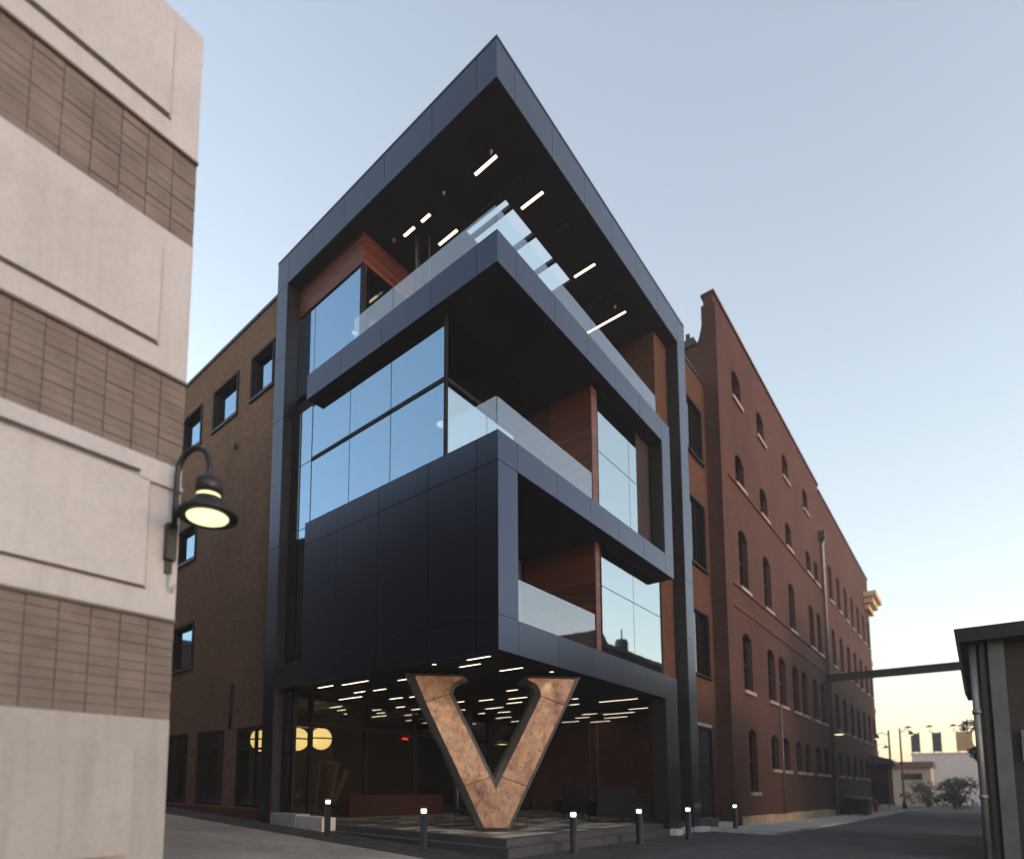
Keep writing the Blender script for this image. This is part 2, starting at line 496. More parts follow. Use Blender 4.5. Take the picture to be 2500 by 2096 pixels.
# --- closed box on the left, corner post, lower band and its leg
m = MB()
m.box(.03, .62, .03, 7.29, ZD1, ZC0-.003).box(.62, .76, .03, .6, ZD1, ZC0-.003)
m.box(.03, 10.66, .03, 9.0, ZD0+.004, ZD1-.01).box(10.66, 15.6, .8, 9.0, ZD0+.004, ZD1-.01)
m.box(9.63, 10.65, .03, .44, .05, ZD0)
bx = m.build('cantilever_box', 'soffit', office)
ZT = ZC0-.02
panels_l(bx, [-G]+LJ[:4]+[7.32+G], ZD1+.012, ZT)
panels_l(bx, [-G]+LJ[:4]+[7.32+G], ZD0, ZD1)
box('panel', .03, .79, 0, .03, ZD1+.012, ZT, 'metal_panel', bx)
panels_r(bx, [.03-G]+RJ[:-1]+[9.6, 10.68+G], ZD0, ZD1)
box('panel', .76, .79, .032, .6, ZD1+.012, ZT, 'metal_dark', bx)
for a, b in ((.12, 2.3), (2.3, ZD0)):
    box('panel', 9.6, 10.68, 0, .03, a+G, b-G, 'metal_panel', bx)
    box('panel', 9.598, 9.628, .032, .44, a+G, b-G, 'metal_dark', bx)

# --- interior cores
m = MB()
for a, b in ((ZD1, ZC0), (ZC1, ZB0), (ZB1, ZR0)):
    m.box(3.9, 12.6, 5.6, 9.2, a-.005, b+.003).box(.5, 3.9, 8.78, 9.24, a-.005, b+.003)
m.box(.76, 5.6, 3.05, 3.2, ZD1-.005, ZC0+.002)
m.build('interior_wall', 'room_dark', office)

# --- curtain walls
def pane_x(parent, x, ys, zs, mat, t=.02, g=.014):
    for a, b in zip(ys, ys[1:]):
        for p, q in zip(zs, zs[1:]): box('pane', x-.022, x-.022+t, a+g, b-g, p+g, q-g, mat, parent)
def pane_y(parent, y, xs, zs, mat, t=.02, g=.014):
    for a, b in zip(xs, xs[1:]):
        for p, q in zip(zs, zs[1:]): box('pane', a+g, b-g, y-.022, y-.022+t, p+g, q-g, mat, parent)
def frame_x(name, x, ys, zs, parent, w=.03, d=.12, heavy=()):
    m = MB()
    for y in ys: m.box(x, x+d, y-w, y+w, zs[0], zs[-1])
    for z in zs:
        h = .055 if z in heavy else w
        m.box(x-(.05 if z in heavy else -.002), x+d-.01, ys[0]-w+.002, ys[-1]+w-.002, z-h, z+h)
    return m.build(name, 'frame_black', parent)
def frame_y(name, y, xs, zs, parent, w=.03, d=.12, heavy=()):
    m = MB()
    for x in xs: m.box(x-w, x+w, y, y+d, zs[0], zs[-1])
    for z in zs:
        h = .055 if z in heavy else w
        m.box(xs[0]-w+.002, xs[-1]+w-.002, y-(.05 if z in heavy else -.002), y+d-.01, z-h, z+h)
    return m.build(name, 'frame_black', parent)
XG = .36
YC = 1.88
ys3 = [1.91, 3.88, 5.65, 7.53]
z3 = [ZC1+.02, 12.04, ZB0-.03]
f = frame_x('curtain_wall', XG, ys3, z3, office, w=.015, heavy=(12.04,))
pane_x(f, XG, ys3, z3, 'glass_curtain')
zs = [.5, 2.55, 3.6, 4.87, 5.66, 7.8, 9.83, 12.04, 13.92]
f = frame_x('curtain_wall', XG+.004, [7.56, 8.14], zs[3:], office, w=.015)
pane_x(f, XG+.004, [7.56, 8.14], zs[3:], 'glass_curtain')
f = frame_x('curtain_wall', XG+.002, [8.17, 8.72], zs, office, w=.03)
pane_x(f, XG+.002, [8.17, 8.72], zs, 'glass_small')
# level three, glass wall at the back of the corner terrace
xs3 = [XG+.06, 2.1, 3.8, 5.5]
f = frame_y('curtain_wall', YC, xs3, z3, office, w=.015, heavy=(12.04,))
pane_y(f, YC, xs3, z3, 'glass_bright')
box('corner_post', XG-.02, XG+.06, YC-.02, YC+.07, ZC1, ZB0-.005, 'frame_black', office)
# level three, right face
YS = .47
f = frame_y('curtain_wall', YS, [5.92, 8.17, 8.78], [ZC1+.02, 11.93, ZB0-.03], office, w=.015)
pane_y(f, YS, [5.92, 8.17, 8.78], [ZC1+.02, 11.93, ZB0-.03], 'glass_bright')
box('panel', 8.82, 10.3, YS+.02, YS+.1, ZC1, ZB0-.004, 'soffit', office)
# level two, right face
f = frame_y('curtain_wall', YS+.03, [6.04, 8.33, 10.64], [ZD1+.02, 7.69, ZC0-.03], office, w=.015)
pane_y(f, YS+.03, [6.04, 8.33, 10.64], [ZD1+.02, 7.69, ZC0-.03], 'glass_bright')
# level four
X4 = .53
f = frame_x('curtain_wall', X4, [5.41, 7.78, 8.70], [ZB1+.02, 17.60], office, w=.015)
pane_x(f, X4, [5.41, 7.78, 8.70], [ZB1+.02, 17.60], 'glass_curtain')
box('corner_post', X4-.03, X4+.1, 5.36, 5.50, ZB1, 17.67, 'frame_black', office)
xs4 = [X4+.1, 2.6, 4.6, 6.6, 8.6, 10.66]
f = frame_y('curtain_wall', 5.45, xs4, [ZB1+.02, 17.60], office, w=.015)
pane_y(f, 5.45, xs4, [ZB1+.02, 17.60], 'glass_small')
# --- timber cladding, one object for each board
def boards_y(parent, y, x0, x1, z0, z1, h, t=.025, mat='wood'):
    n = max(1, round((z1-z0)/h)); h = (z1-z0)/n
    for i in range(n): box('board', x0, x1, y+random.uniform(0, .004), y+t+.004, z0+i*h+.003, z0+(i+1)*h-.003, mat, parent)
def boards_x(parent, x, y0, y1, z0, z1, h, t=.025, mat='wood'):
    n = max(1, round((z1-z0)/h)); h = (z1-z0)/n
    for i in range(n): box('board', x+random.uniform(0, .004), x+t+.004, y0, y1, z0+i*h+.003, z0+(i+1)*h-.003, mat, parent)
m = MB().box(5.55, 5.86, .48, 1.87, ZC1-.004, ZB0+.002)
w = m.build('timber_wall', 'metal_core', office)
boards_y(w, .445, 5.52, 5.88, ZC1+.01, ZB0-.01, .14)
boards_x(w, 5.52, .478, 1.87, ZC1+.01, ZB0-.01, .14)
m = MB().box(5.75, 5.99, .54, 3.0, ZD1-.004, ZC0+.002)
w = m.build('timber_wall', 'metal_core', office)
boards_y(w, .505, 5.72, 6.0, ZD1+.01, ZC0-.01, .14)
boards_x(w, 5.72, .538, 3.0, ZD1+.01, ZC0-.01, .14)
m = MB().box(.53, .8, 5.42, 8.7, 17.7, ZR0+.002).box(.8, 10.66, 5.42, 5.62, 17.7, ZR0+.002)
w = m.build('timber_fascia', 'metal_core', office)
boards_x(w, .49, 5.38, 8.70, 17.7, ZR0-.005, .145)
boards_y(w, 5.38, .523, 10.66, 17.7, ZR0-.005, .145)
# --- brick parts of the right face
m = MB()
wall_y(m, YS-.02, YS+.3, 10.69, 12.66, ZB1-.01, ZR0+.002)
m.box(10.69, 10.95, YS+.3, 5.5, ZB1-.01, ZR0+.002)
m.box(10.70, 12.66, YS-.02, YS+.3, .05, ZB1-.01)
m.box(10.3, 10.72, YS+.021, YS+.3, ZC1, ZB0)
m.build('brick_wall', 'brick_orange', office)
# --- glass balustrades
def rail(parent, ends, z0, z1, axis, c, t=.018):
    for a, b in zip(ends, ends[1:]):
        if axis == 'y': box('pane', a+.008, b-.008, c, c+t, z0, z1, 'glass_rail', parent)
        else: box('pane', c, c+t, a+.008, b-.008, z0, z1, 'glass_rail', parent)
def balustrade(loc, ly, rx_, z0, z1):
    m = MB()
    if ly: m.box(.105, .155, .105, ly[-1], z0-.006, z0+.05)
    m.box(.155 if ly else rx_[0], rx_[-1], .105, .155, z0-.006, z0+.05)
    b = m.build('balustrade', 'frame_black', office)
    if ly: rail(b, ly, z0+.02, z1, 'x', .12)
    rail(b, rx_, z0+.02, z1, 'y', .12)
balustrade(0, [.13, 1.55], [.15, 2.47, 4.80], ZC1, 10.64)
balustrade(0, [.13, 1.66, 3.62, 5.30], [.15, 2.37, 4.9, 7.47, 9.80], ZB1, 15.50)
balustrade(0, None, [.80, 4.84], ZD1, 6.47)
# terrace column, slim mast, ceiling fittings
m = MB().tube([(1.75, 4.25, ZB1-.02), (1.75, 4.25, ZR0)], .085, 14); m.build('column', 'metal_panel', office, True)
m = MB().tube([(2.02, 4.0, ZB1-.02), (2.02, 4.0, ZR0)], .02, 8); m.build('mast', 'pipe_grey', office, True)
for x, y in ((1.3, 1.12), (1.28, 2.79), (1.35, 4.9), (8.6, 1.0)):
    MB().lathe(x, y, [(.06, ZR0+.002), (.06, ZR0-.03), (.035, ZR0-.05), (.035, ZR0-.09), (.012, ZR0-.1)], 10).build('ceiling_fitting', 'galvanised', office, True)

# --- lights in the canopy soffit (things of their own)
def led(x, y0, y1, z, mat, label, group, w=.045):
    t = thing('ceiling_light', label, 'ceiling light', (x, (y0+y1)/2, z), group)
    m = MB()
    m.box(x-w-.012, x-w, y0-.012, y1+.012, z-.018, z+.001).box(x+w, x+w+.012, y0-.012, y1+.012, z-.018, z+.001)
    m.box(x-w, x+w, y0-.012, y0, z-.018, z+.001).box(x-w, x+w, y1, y1+.012, z-.018, z+.001)
    m.build('housing', 'metal_dark', t)
    box('diffuser', x-w+.001, x+w-.001, y0+.001, y1-.001, z-.014, z+.001, mat, t)
lab = 'slim lit strip light in the dark soffit of the roof canopy'; grp = 'lit strip lights under the roof canopy'
for x, a, b in ((1.50, 1.07, 1.81), (3.235, .68, 1.41), (2.455, 3.24, 3.98), (6.49, .70, 1.44), (9.09, .81, 2.30), (1.48, 4.14, 4.58), (1.50, 3.51, 3.86), (2.475, 6.61, 7.26)):
    led(x, a, b, ZR0, 'led_canopy', lab, grp, .05)
lab = 'unlit strip light in the dark soffit of the roof canopy'; grp = 'unlit strip lights under the roof canopy'
for x, a, b in ((2.46, .89, 2.36), (4.62, .6, 1.32), (7.91, .61, 1.69)): led(x, a, b, ZR0, 'led_off', lab, grp, .05)
# --- lights in the entrance soffit
LOB = [(0.4, 0.51, 1.19), (0.66, 6.57, 7.30), (0.79, 5.11, 6.29), (0.95, 1.21, 1.87), (1.32, 4.04, 4.44), (2.03, 0.7, 1.4), (2.05, 6.66, 7.2), (2.14, 5.78, 6.37), (2.76, 7.62, 8.85), (3.82, 6.71, 7.35), (3.92, 6.15, 6.48), (3.93, 10.05, 10.84), (4.72, 10.8, 11.33), (4.9, 2.75, 3.17), (5.56, 9.22, 10.13), (5.58, 8.31, 8.80), (5.69, 11.86, 12.07), (5.91, 5.67, 5.99), (6.12, 4.54, 5.18), (6.38, 10.23, 10.74), (6.42, 3.38, 4.14), (6.48, 8.30, 8.84), (7.2, 11.0, 11.96), (7.32, 4.17, 4.83), (7.66, 9.47, 10.37), (7.77, 7.11, 7.31), (7.8, 2.24, 2.48), (8.08, 5.49, 6.36), (9.07, 0.73, 2.12), (9.07, 2.88, 3.29), (9.2, 7.2, 7.54), (9.2, 11.19, 11.77), (9.38, 6.07, 6.67), (10.58, 11.61, 12.03), (11.03, 7.14, 7.98), (11.62, 1.4, 2.17), (12.13, 3.7, 4.38), (12.3, 10.03, 10.5), (12.62, 2.34, 3.68), (12.65, 7.8, 8.26), (13.13, 4.55, 5.22), (13.93, 3.22, 4.27), (14.36, 5.69, 6.58), (15.1, 4.53, 5.52)]
for x, a, b in LOB:
    inside = a > 9
    led(x, a, b, ZD0+(.0 if not inside else -.01), 'led_warm',
        'thin warm strip light on the ceiling of the room behind the lobby glass' if inside else 'thin lit strip light in the dark ceiling of the open entrance',
        'strip lights behind the lobby glass' if inside else 'strip lights in the entrance ceiling', .04)

# --- ground-floor lobby
m = MB()
wall_x(m, 15.5, 15.7, .5, 8.98, .4, ZD0-.004)
m.build('lobby_brick_wall', 'brick_lobby', office)
m = MB().box(12.6, 15.5, .78, .86, .4, ZD0-.004).box(10.72, 10.9, YS+.3, 1.05, .4, ZD0-.004)
m.build('lobby_side_wall', 'brick_lobby', office)
for y in (5.35, 5.75): MB().tube([(15.44, y, .46), (15.44, y, ZD0-.01)], .035, 8).build('conduit', 'pipe_grey', office, True)
f = frame_y('lobby_glazing', 9.0, [.92, 1.72, 4.25, 6.9, 9.4, 12.0, 15.4], [.46, 3.62, ZD0-.04], office, w=.07, d=.14)
pane_y(f, 9.06, [.92, 1.72, 4.25, 6.9, 9.4, 12.0, 15.4], [.46, 3.62, ZD0-.04], 'glass_lobby', g=.08)
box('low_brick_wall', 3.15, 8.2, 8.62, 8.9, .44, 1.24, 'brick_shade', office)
for x, y in ((8.4, 7.6), (11.4, 8.3)): box('column', x-.2, x+.2, y-.2, y+.2, .44, ZD0, 'metal_core', office)
m = MB().box(.9, 15.6, 9.2, 14.0, ZD0, ZD0+.3); m.build('room_ceiling', 'room_warm', office)
m = MB().box(.7, 15.6, 9.18, 14.0, .2, .44); m.build('room_floor', 'room_floor', office)
m = MB().box(.9, 15.6, 13.9, 14.1, .44, ZD0); m.build('room_back_wall', 'room_warm', office)

# ---------------------------------------------------------------- entrance platform
plat = thing('entrance_platform', 'dark stone entrance platform with two steps and a pale paved floor', 'steps', (4, 3, .1))
m = MB().box(.55, 15.5, .2, 9.15, .0, .425); m.build('upper_step', 'step_stone', plat)
m = MB().box(.22, 9.4, -.08, 8.6, -.1, .265); m.build('lower_step', 'step_stone', plat)
for a, b in zip(rng(.55, 9.4, 1.75), rng(.55, 9.4, 1.75)[1:]): box('nosing', a+.004, b-.004, .19, .44, .405, .447, 'step_stone', plat)
for a, b in zip(rng(.45, 8.6, 1.75), rng(.45, 8.6, 1.75)[1:]): box('nosing', .54, .80, a+.004, b-.004, .405, .447, 'step_stone', plat)
for a, b in zip(rng(.22, 9.4, 1.75), rng(.22, 9.4, 1.75)[1:]): box('tread', a+.004, b-.004, -.095, .19, .262, .282, 'step_stone', plat)
for a, b in zip(rng(.2, 8.6, 1.75), rng(.2, 8.6, 1.75)[1:]): box('tread', .205, .54, a+.004, b-.004, .262, .2815, 'step_stone', plat)
y = .445; row = 0
rest = MB()
while y < 8.95:
    x = .805-(.42 if row % 2 else .1); 
    while x < 15.4:
        L = .84; a = max(.805, x); b = min(15.4, x+L)
        if b-a > .12 and not (3.1 < (a+b)/2 < 8.3 and y > 8.5):
            k = random.choice((0, 0, 1, 2, 2, 3)) if row % 2 == 0 else random.choice((0, 1, 2, 3, 3))
            if b < 11 and y < 7.4: box('paver', a+.006, b-.006, y+.006, min(9, y+.4)-.006, .42, .446+random.uniform(0, .003), 'paver_%d' % k, plat)
            else: rest.box(a+.006, b-.006, y+.006, y+.394, .42, .447)
        x += L
    y += .4; row += 1
kind(rest.build('paving', 'paver_1', plat), 'stuff')

# ---------------------------------------------------------------- letter V
VO = Vector((2.18, 1.69, 0)); vw = Vector((.743145, -.669131, 0)); vn = Vector((-.669131, -.743145, 0))
def vp(a, h, d=0.0): p = VO+vw*a+vn*d; return (p.x, p.y, h)
letter = thing('letter_sculpture', 'giant copper-faced letter V standing at the top of the entrance steps', 'letter', (2.18, 1.69, .447))
outH = [(2.345, 4.545), (.875, 4.565), (.69, 4.375), (.93, 4.285), (1.05, 4.172), (1.092, 4.025)]
frH = [(2.142, 4.46), (.945, 4.465), (.835, 4.43), (.90, 4.38), (1.10, 4.285), (1.186, 4.148), (1.203, 3.98)]
outP = [(-a, h) for a, h in outH]+[(-.0, 1.80)]+[(a, h) for a, h in outH[::-1]]+[(.385, .45), (-.38, .45)]
frP = [(-a, h) for a, h in frH]+[(0, 1.52)]+[(a, h) for a, h in frH[::-1]]+[(.305, .547), (-.31, .547)]
# match vertex counts: outline gets one extra point on the serif
o2 = [(2.345, 4.545), (.875, 4.565), (.76, 4.45), (.69, 4.375), (.93, 4.285), (1.05, 4.172), (1.092, 4.025)]
outP = [(-a, h) for a, h in o2]+[(0, 1.80)]+[(a, h) for a, h in o2[::-1]]+[(.385, .449), (-.385, .449)]
m = MB()
rings = [[vp(a, h, .16) for a, h in frP], [vp(a, h, 0) for a, h in outP], [vp(a, h, -.42) for a, h in outP]]
m.loft(rings, cap=False)
k = len(outP); o = 2*k
m.f.append(tuple(range(o, o+k)))
m.build('rim', 'v_rim', letter)
def vpanel(poly):
    m = MB(); n = len(poly)
    m.loft([[vp(a, h, .10) for a, h in poly], [vp(a, h, .175) for a, h in poly]])
    m.build('copper_panel', 'copper', letter)
gap = .006
for s in (-1, 1):
    top = [(s*a, h) for a, h in frH]
    tp = [(s*2.128, 4.452), (s*.95, 4.457), (s*.845, 4.43), (s*.91, 4.388), (s*1.108, 4.293), (s*1.194, 4.15), (s*1.212, 3.99), (s*1.838, 3.765+.006)]
    vpanel(tp)
    vpanel([(s*1.836, 3.752), (s*1.213, 3.974), (s*.158, 1.853), (s*.812, 1.632)])
    vpanel([(s*.808, 1.618), (s*.152, 1.840), (s*gap/2, 1.532), (s*gap/2, .556), (s*.308, .556)])

def downlight(x, y, z, tgt, watts, label):
    t = thing('downlight', label, 'downlight', (x, y, z))
    MB().lathe(x, y, [(.085, z+.002), (.085, z-.012), (.062, z-.012), (.055, z-.004)], 16).build('trim', 'metal_dark', t, True)
    MB().lathe(x, y, [(.052, z-.003), (.052, z-.007), (.001, z-.008)], 14).build('lens', 'led_warm', t)
    l = bpy.data.lights.new('lamp', 'SPOT'); l.energy = watts; l.color = (1.0, .90, .78); l.spot_size = R(66); l.spot_blend = .7; l.shadow_soft_size = .06
    lo = bpy.data.objects.new('lamp', l); place(lo, (x, y, z-.03), t)
    lo.rotation_euler = (Vector(tgt)-Vector((x, y, z-.03))).to_track_quat('-Z', 'Y').to_euler()
downlight(.30, 2.15, ZD0+.002, (1.25, 2.5, 1.6), 4.2, 'small round downlight aimed at the left arm of the copper letter')
downlight(3.04, .47, ZD0+.002, (2.75, 1.1, .9), 1.2, 'small round downlight aimed at the right arm of the copper letter')

# ---------------------------------------------------------------- bollards
def bollard(x, y, label):
    z = gz(x, y)+.004
    t = thing('bollard', label, 'bollard', (x, y, z), 'lit bollards along the entrance')
    MB().lathe(x, y, [(.105, z), (.105, z+.02), (.085, z+.03), (.085, z+.84), (.05, z+.845)], 20).build('post', 'lamp_black', t, True)
    MB().lathe(x, y, [(.05, z+.846), (.062, z+.86), (.07, z+.90), (.066, z+.94), (.05, z+.955)], 16).build('lens', 'bollard_glow', t, True)
    MB().lathe(x, y, [(.05, z+.956), (.085, z+.957), (.085, z+.985), (.07, z+.998), (.001, z+1.0)], 20).build('cap', 'lamp_black', t, True)
    for k in range(4):
        a = math.pi/4+k*math.pi/2
        m = MB(); m.tube([(x+.078*math.cos(a), y+.078*math.sin(a), z+.83), (x+.078*math.cos(a), y+.078*math.sin(a), z+.97)], .005, 6)
        m.build('guard', 'lamp_black', t)
bollard(-.45, 5.28, 'short black lit bollard beside the pale concrete kerb block')
bollard(-.30, 1.91, 'short black lit bollard by the steps under the closed black box')
bollard(2.30, -.49, 'short black lit bollard by the stepped corner in front of the letter')
bollard(5.65, -.65, 'short black lit bollard before the dark sofa under the terraces')
bollard(8.43, -.99, 'short black lit bollard before the black metal portal leg')
bollard(14.55, -.62, 'short black lit bollard at the corner of the old red warehouse')

# ---------------------------------------------------------------- concrete kerb blocks
tag(box('concrete_block', .0, .5, 6.1, 7.3, .15, .66, 'concrete_pale'), 'short pale concrete kerb block beside the lit bollard and steps', 'kerb block')
tag(box('concrete_block', -.02, .5, 7.34, 8.70, .15, .70, 'concrete'), 'long grey concrete kerb block at the foot of the left portal leg', 'kerb block')
tag(box('concrete_block', 9.45, 10.0, -.28, -.02, .0, .27, 'concrete_pale'), 'pale concrete footing block under the inner black leg', 'footing')
tag(box('concrete_block', 10.75, 11.5, -.1, .35, .0, .24, 'concrete_pale'), 'low pale concrete block between the two black legs', 'footing')
tag(box('concrete_block', 11.8, 12.75, -.3, -.03, -.05, .24, 'concrete_pale'), 'pale concrete footing block under the tall outer portal leg', 'footing')
tag(box('concrete_block', 15.3, 15.75, -.28, .2, -.05, .28, 'concrete_pale'), 'pale concrete block by the door beside the old red warehouse', 'footing')

# ---------------------------------------------------------------- lobby furniture
def lounge(x, y, ang, label, w=.95, h=1.15):
    t = thing('lounge_chair', label, 'armchair', (x, y, .447), 'dark lounge chairs in the entrance')
    c, s = math.cos(ang), math.sin(ang)
    def P(a, b, z): return (x+a*c-b*s, y+a*s+b*c, .447+z)
    def bx_(nm, a0, a1, b0, b1, z0, z1, mat='upholstery', tilt=0):
        MB().hexa([P(a0, b0, z0), P(a1, b0, z0), P(a1, b1, z0), P(a0, b1, z0), P(a0+.03, b0+tilt, z1), P(a1-.03, b0+tilt, z1), P(a1-.03, b1+tilt-.03, z1), P(a0+.03, b1+tilt-.03, z1)]).build(nm, mat, t)
    bx_('seat', -w/2+.12, w/2-.12, -.4, .3, .22, .46)
    bx_('backrest', -w/2, w/2, .3, .45, .2, h, tilt=.06)
    bx_('arm', -w/2, -w/2+.12, -.4, .3, .2, .66); bx_('arm', w/2-.12, w/2, -.4, .3, .2, .66)
    for a in (-w/2+.06, w/2-.06):
        for b in (-.34, .36): MB().tube([P(a, b, 0), P(a, b, .2)], .018, 6).build('leg', 'wire_black', t)
lounge(9.8, 3.75, R(150), 'high-backed dark lounge chair by the brick wall with two conduits', .95, 1.22)
lounge(8.7, 1.6, R(140), 'broad dark lounge chair standing before the lobby brick wall', 1.35, 1.18)
lounge(9.9, 1.15, R(120), 'small dark lounge chair close to the inner black portal leg', .7, .95)
def wire_table(x, y, label):
    t = thing('wire_table', label, 'side table', (x, y, .447), 'wire cage side tables behind the letter')
    m = MB(); r = .27; h = .46
    for k in range(22):
        a = 2*math.pi*k/22; m.tube([(x+r*math.cos(a), y+r*math.sin(a), .447), (x+r*math.cos(a), y+r*math.sin(a), .447+h)], .006, 5)
    for z in (.012, .16, .31, h): m.tube([(x+r*math.cos(2*math.pi*k/24), y+r*math.sin(2*math.pi*k/24), .447+z) for k in range(25)], .007, 5)
    m.build('cage', 'wire_black', t)
    MB().lathe(x, y, [(r+.01, .447+h), (r+.01, .447+h+.02), (.01, .447+h+.021)], 22).build('table_top', 'wire_black', t)
wire_table(3.05, 3.4, 'black wire cage side table behind the left foot of the letter')
wire_table(4.05, 2.2, 'black wire cage side table behind the right foot of the letter')
def globe(x, y, z, label):
    t = thing('globe_lamp', label, 'lamp', (x, y, z), 'big yellow globe lamps behind the glass')
    for s in (-1, 1):
        prof = [(.44*math.cos(a), z+s*(.03+.42*math.sin(a))) for a in [R(d) for d in (0, 12, 26, 42, 58, 72, 84, 89.5)]]
        MB().lathe(x, y, prof, 24).build('shade', 'globe', t, True)
    MB().lathe(x, y, [(.445, z-.028), (.45, z), (.445, z+.028)], 24).build('ring', 'lamp_black', t, True)
    MB().tube([(x, y, z+.45), (x, y, ZD0)], .012, 6).build('cord', 'lamp_black', t)
globe(1.68, 12.0, 3.24, 'yellow globe lamp seen through the ground-floor window of the tan brick wing')
globe(3.28, 12.0, 3.36, 'yellow globe lamp cut by the first lobby mullion beside the tall leg')
globe(4.44, 12.0, 3.45, 'yellow globe lamp hanging beyond the second pane of lobby glass')
t = thing('picture_easel', 'pale wooden frame and leaning plank behind the lobby glass', 'easel', (3.9, 11.0, .45))
MB().hexa([(3.40, 11, .45), (3.52, 11, .45), (3.52, 11.1, .45), (3.40, 11.1, .45), (3.62, 11, 2.5), (3.74, 11, 2.5), (3.74, 11.1, 2.5), (3.62, 11.1, 2.5)]).build('post', 'wood_pale', t)
MB().hexa([(4.18, 11, .9), (4.30, 11, .9), (4.30, 11.1, .9), (4.18, 11.1, .9), (4.52, 11, 2.45), (4.64, 11, 2.45), (4.64, 11.1, 2.45), (4.52, 11.1, 2.45)]).build('post', 'wood_pale', t)
box('rail', 3.6, 4.6, 11.02, 11.12, 2.4, 2.52, 'wood_pale', t)
MB().hexa([(4.2, 10.85, .8), (4.36, 10.85, .8), (4.36, 10.95, .8), (4.2, 10.95, .8), (4.86, 10.85, 2.2), (5.04, 10.85, 2.2), (5.04, 10.95, 2.2), (4.86, 10.95, 2.2)]).build('plank', 'wood_pale', t)
tag(box('exit_sign', 6.05, 6.35, 8.86, 8.92, 3.38, 3.46, 'exit_red'), 'small red lit exit sign on the lobby glazing header', 'exit sign')
def pendant(x, y, z, r, top, label, mat='pendant_glow'):
    t = thing('pendant_lamp', label, 'lamp', (x, y, z))
    MB().lathe(x, y, [(r, z), (r*.93, z+r*.16), (r*.6, z+r*.38), (.05, z+r*.5), (.03, z+r*.62)], 22).build('shade', 'lamp_black', t, True)
    MB().lathe(x, y, [(r*.9, z+.012), (r*.5, z-.002), (.001, z-.004)], 20).build('diffuser', mat, t, True)
    MB().tube([(x, y, z+r*.6), (x, y, top)], .008, 6).build('cord', 'lamp_black', t)
pendant(7.4, 5.09, 3.12, .3, ZD0, 'dark dome pendant with amber light seen between the arms of the letter', 'globe')
pendant(1.2, 2.71, 11.56, .30, ZB0, 'round white-lit pendant behind the corner glass of the middle storey')
pendant(1.2, 6.55, 16.40, .17, ZR0, 'small round pendant glowing behind the top storey glass')

# ================================================================ LEFT BRICK WING
XW = .3
wing = thing('brick_wing', 'tan brick wing with deep black-framed windows beside the tall portal leg', 'building', (3, 15, .5))
top = [(9.85, 11.42, 15.76, 17.5), (12.32, 14.30, 15.76, 17.5), (15.25, 17.2, 15.76, 17.5)]
mid_ = [(15.25, 17.2, 10.78, 12.35), (15.1, 17.2, 6.2, 8.1)]
low = [(9.75, 11.47, .80, 3.55), (12.36, 14.42, .80, 3.55), (15.2, 17.2, .80, 3.55)]
H = top+mid_+low
m = wall_x(MB(), XW, XW+.5, 9.352, 22.0, .0, 18.98, H)
m.box(XW+.35, 8, 21.6, 22, 0, 18.98).box(XW+.35, 8, 9.4, 22, 18.6, 18.9)
m.build('wall', 'brick_tan', wing)
box('coping', XW-.06, XW+.45, 9.36, 22.05, 18.98, 19.1, 'metal_dark', wing)
box('interior_wall', 1.6, 1.7, 14.15, 21.5, .4, 18.5, 'room_dark', wing)
box('interior_wall', 1.6, 1.7, 9.4, 14.1, 5.0, 18.5, 'room_dark', wing)
for y0, y1, z0, z1 in H:
    fr = MB(); d = .05 if z0 > 5 else .0
    w_ = .1; D = .46
    fr.box(XW-d, XW+D, y0-.0+.002, y0+w_, z0+.002, z1-.002).box(XW-d, XW+D, y1-w_, y1-.002, z0+.002, z1-.002)
    fr.box(XW-d, XW+D, y0+w_, y1-w_, z0+.002, z0+w_).box(XW-d, XW+D, y0+w_, y1-w_, z1-w_, z1-.002)
    if z0 < 5:
        fr.box(XW+.06, XW+.18, (y0+y1)/2-.28, (y0+y1)/2-.22, z0+w_, z1-w_)
        fr.box(XW+.06, XW+.18, y0+w_, y1-w_, 2.75, 2.82)
    win = fr.build('window', 'frame_black', wing)
    box('pane', XW+(.2 if z0 > 5 else .1), XW+(.22 if z0 > 5 else .12), y0+w_, y1-w_, z0+w_, z1-w_, 'glass_curtain' if z0 > 5 else 'glass_lobby', win)
    if z0 > 5: box('sill', XW-.09, XW+.02, y0-.03, y1+.03, z0-.06, z0, 'metal_dark', win)
box('plinth', XW-.05, XW-.002, 9.36, 22.0, .1, .72, 'brick_dark', wing)
MB().lathe(XW-.12, 12.2, [(.05, 14.2), (.08, 14.28), (.08, 14.4), (.03, 14.44)], 10).build('camera_dome', 'lamp_black', wing, True)
MB().tube([(XW-.05, 11.9, 3.5), (XW-.05, 11.9, 5.2)], .05, 8).build('downpipe', 'lamp_black', wing, True)

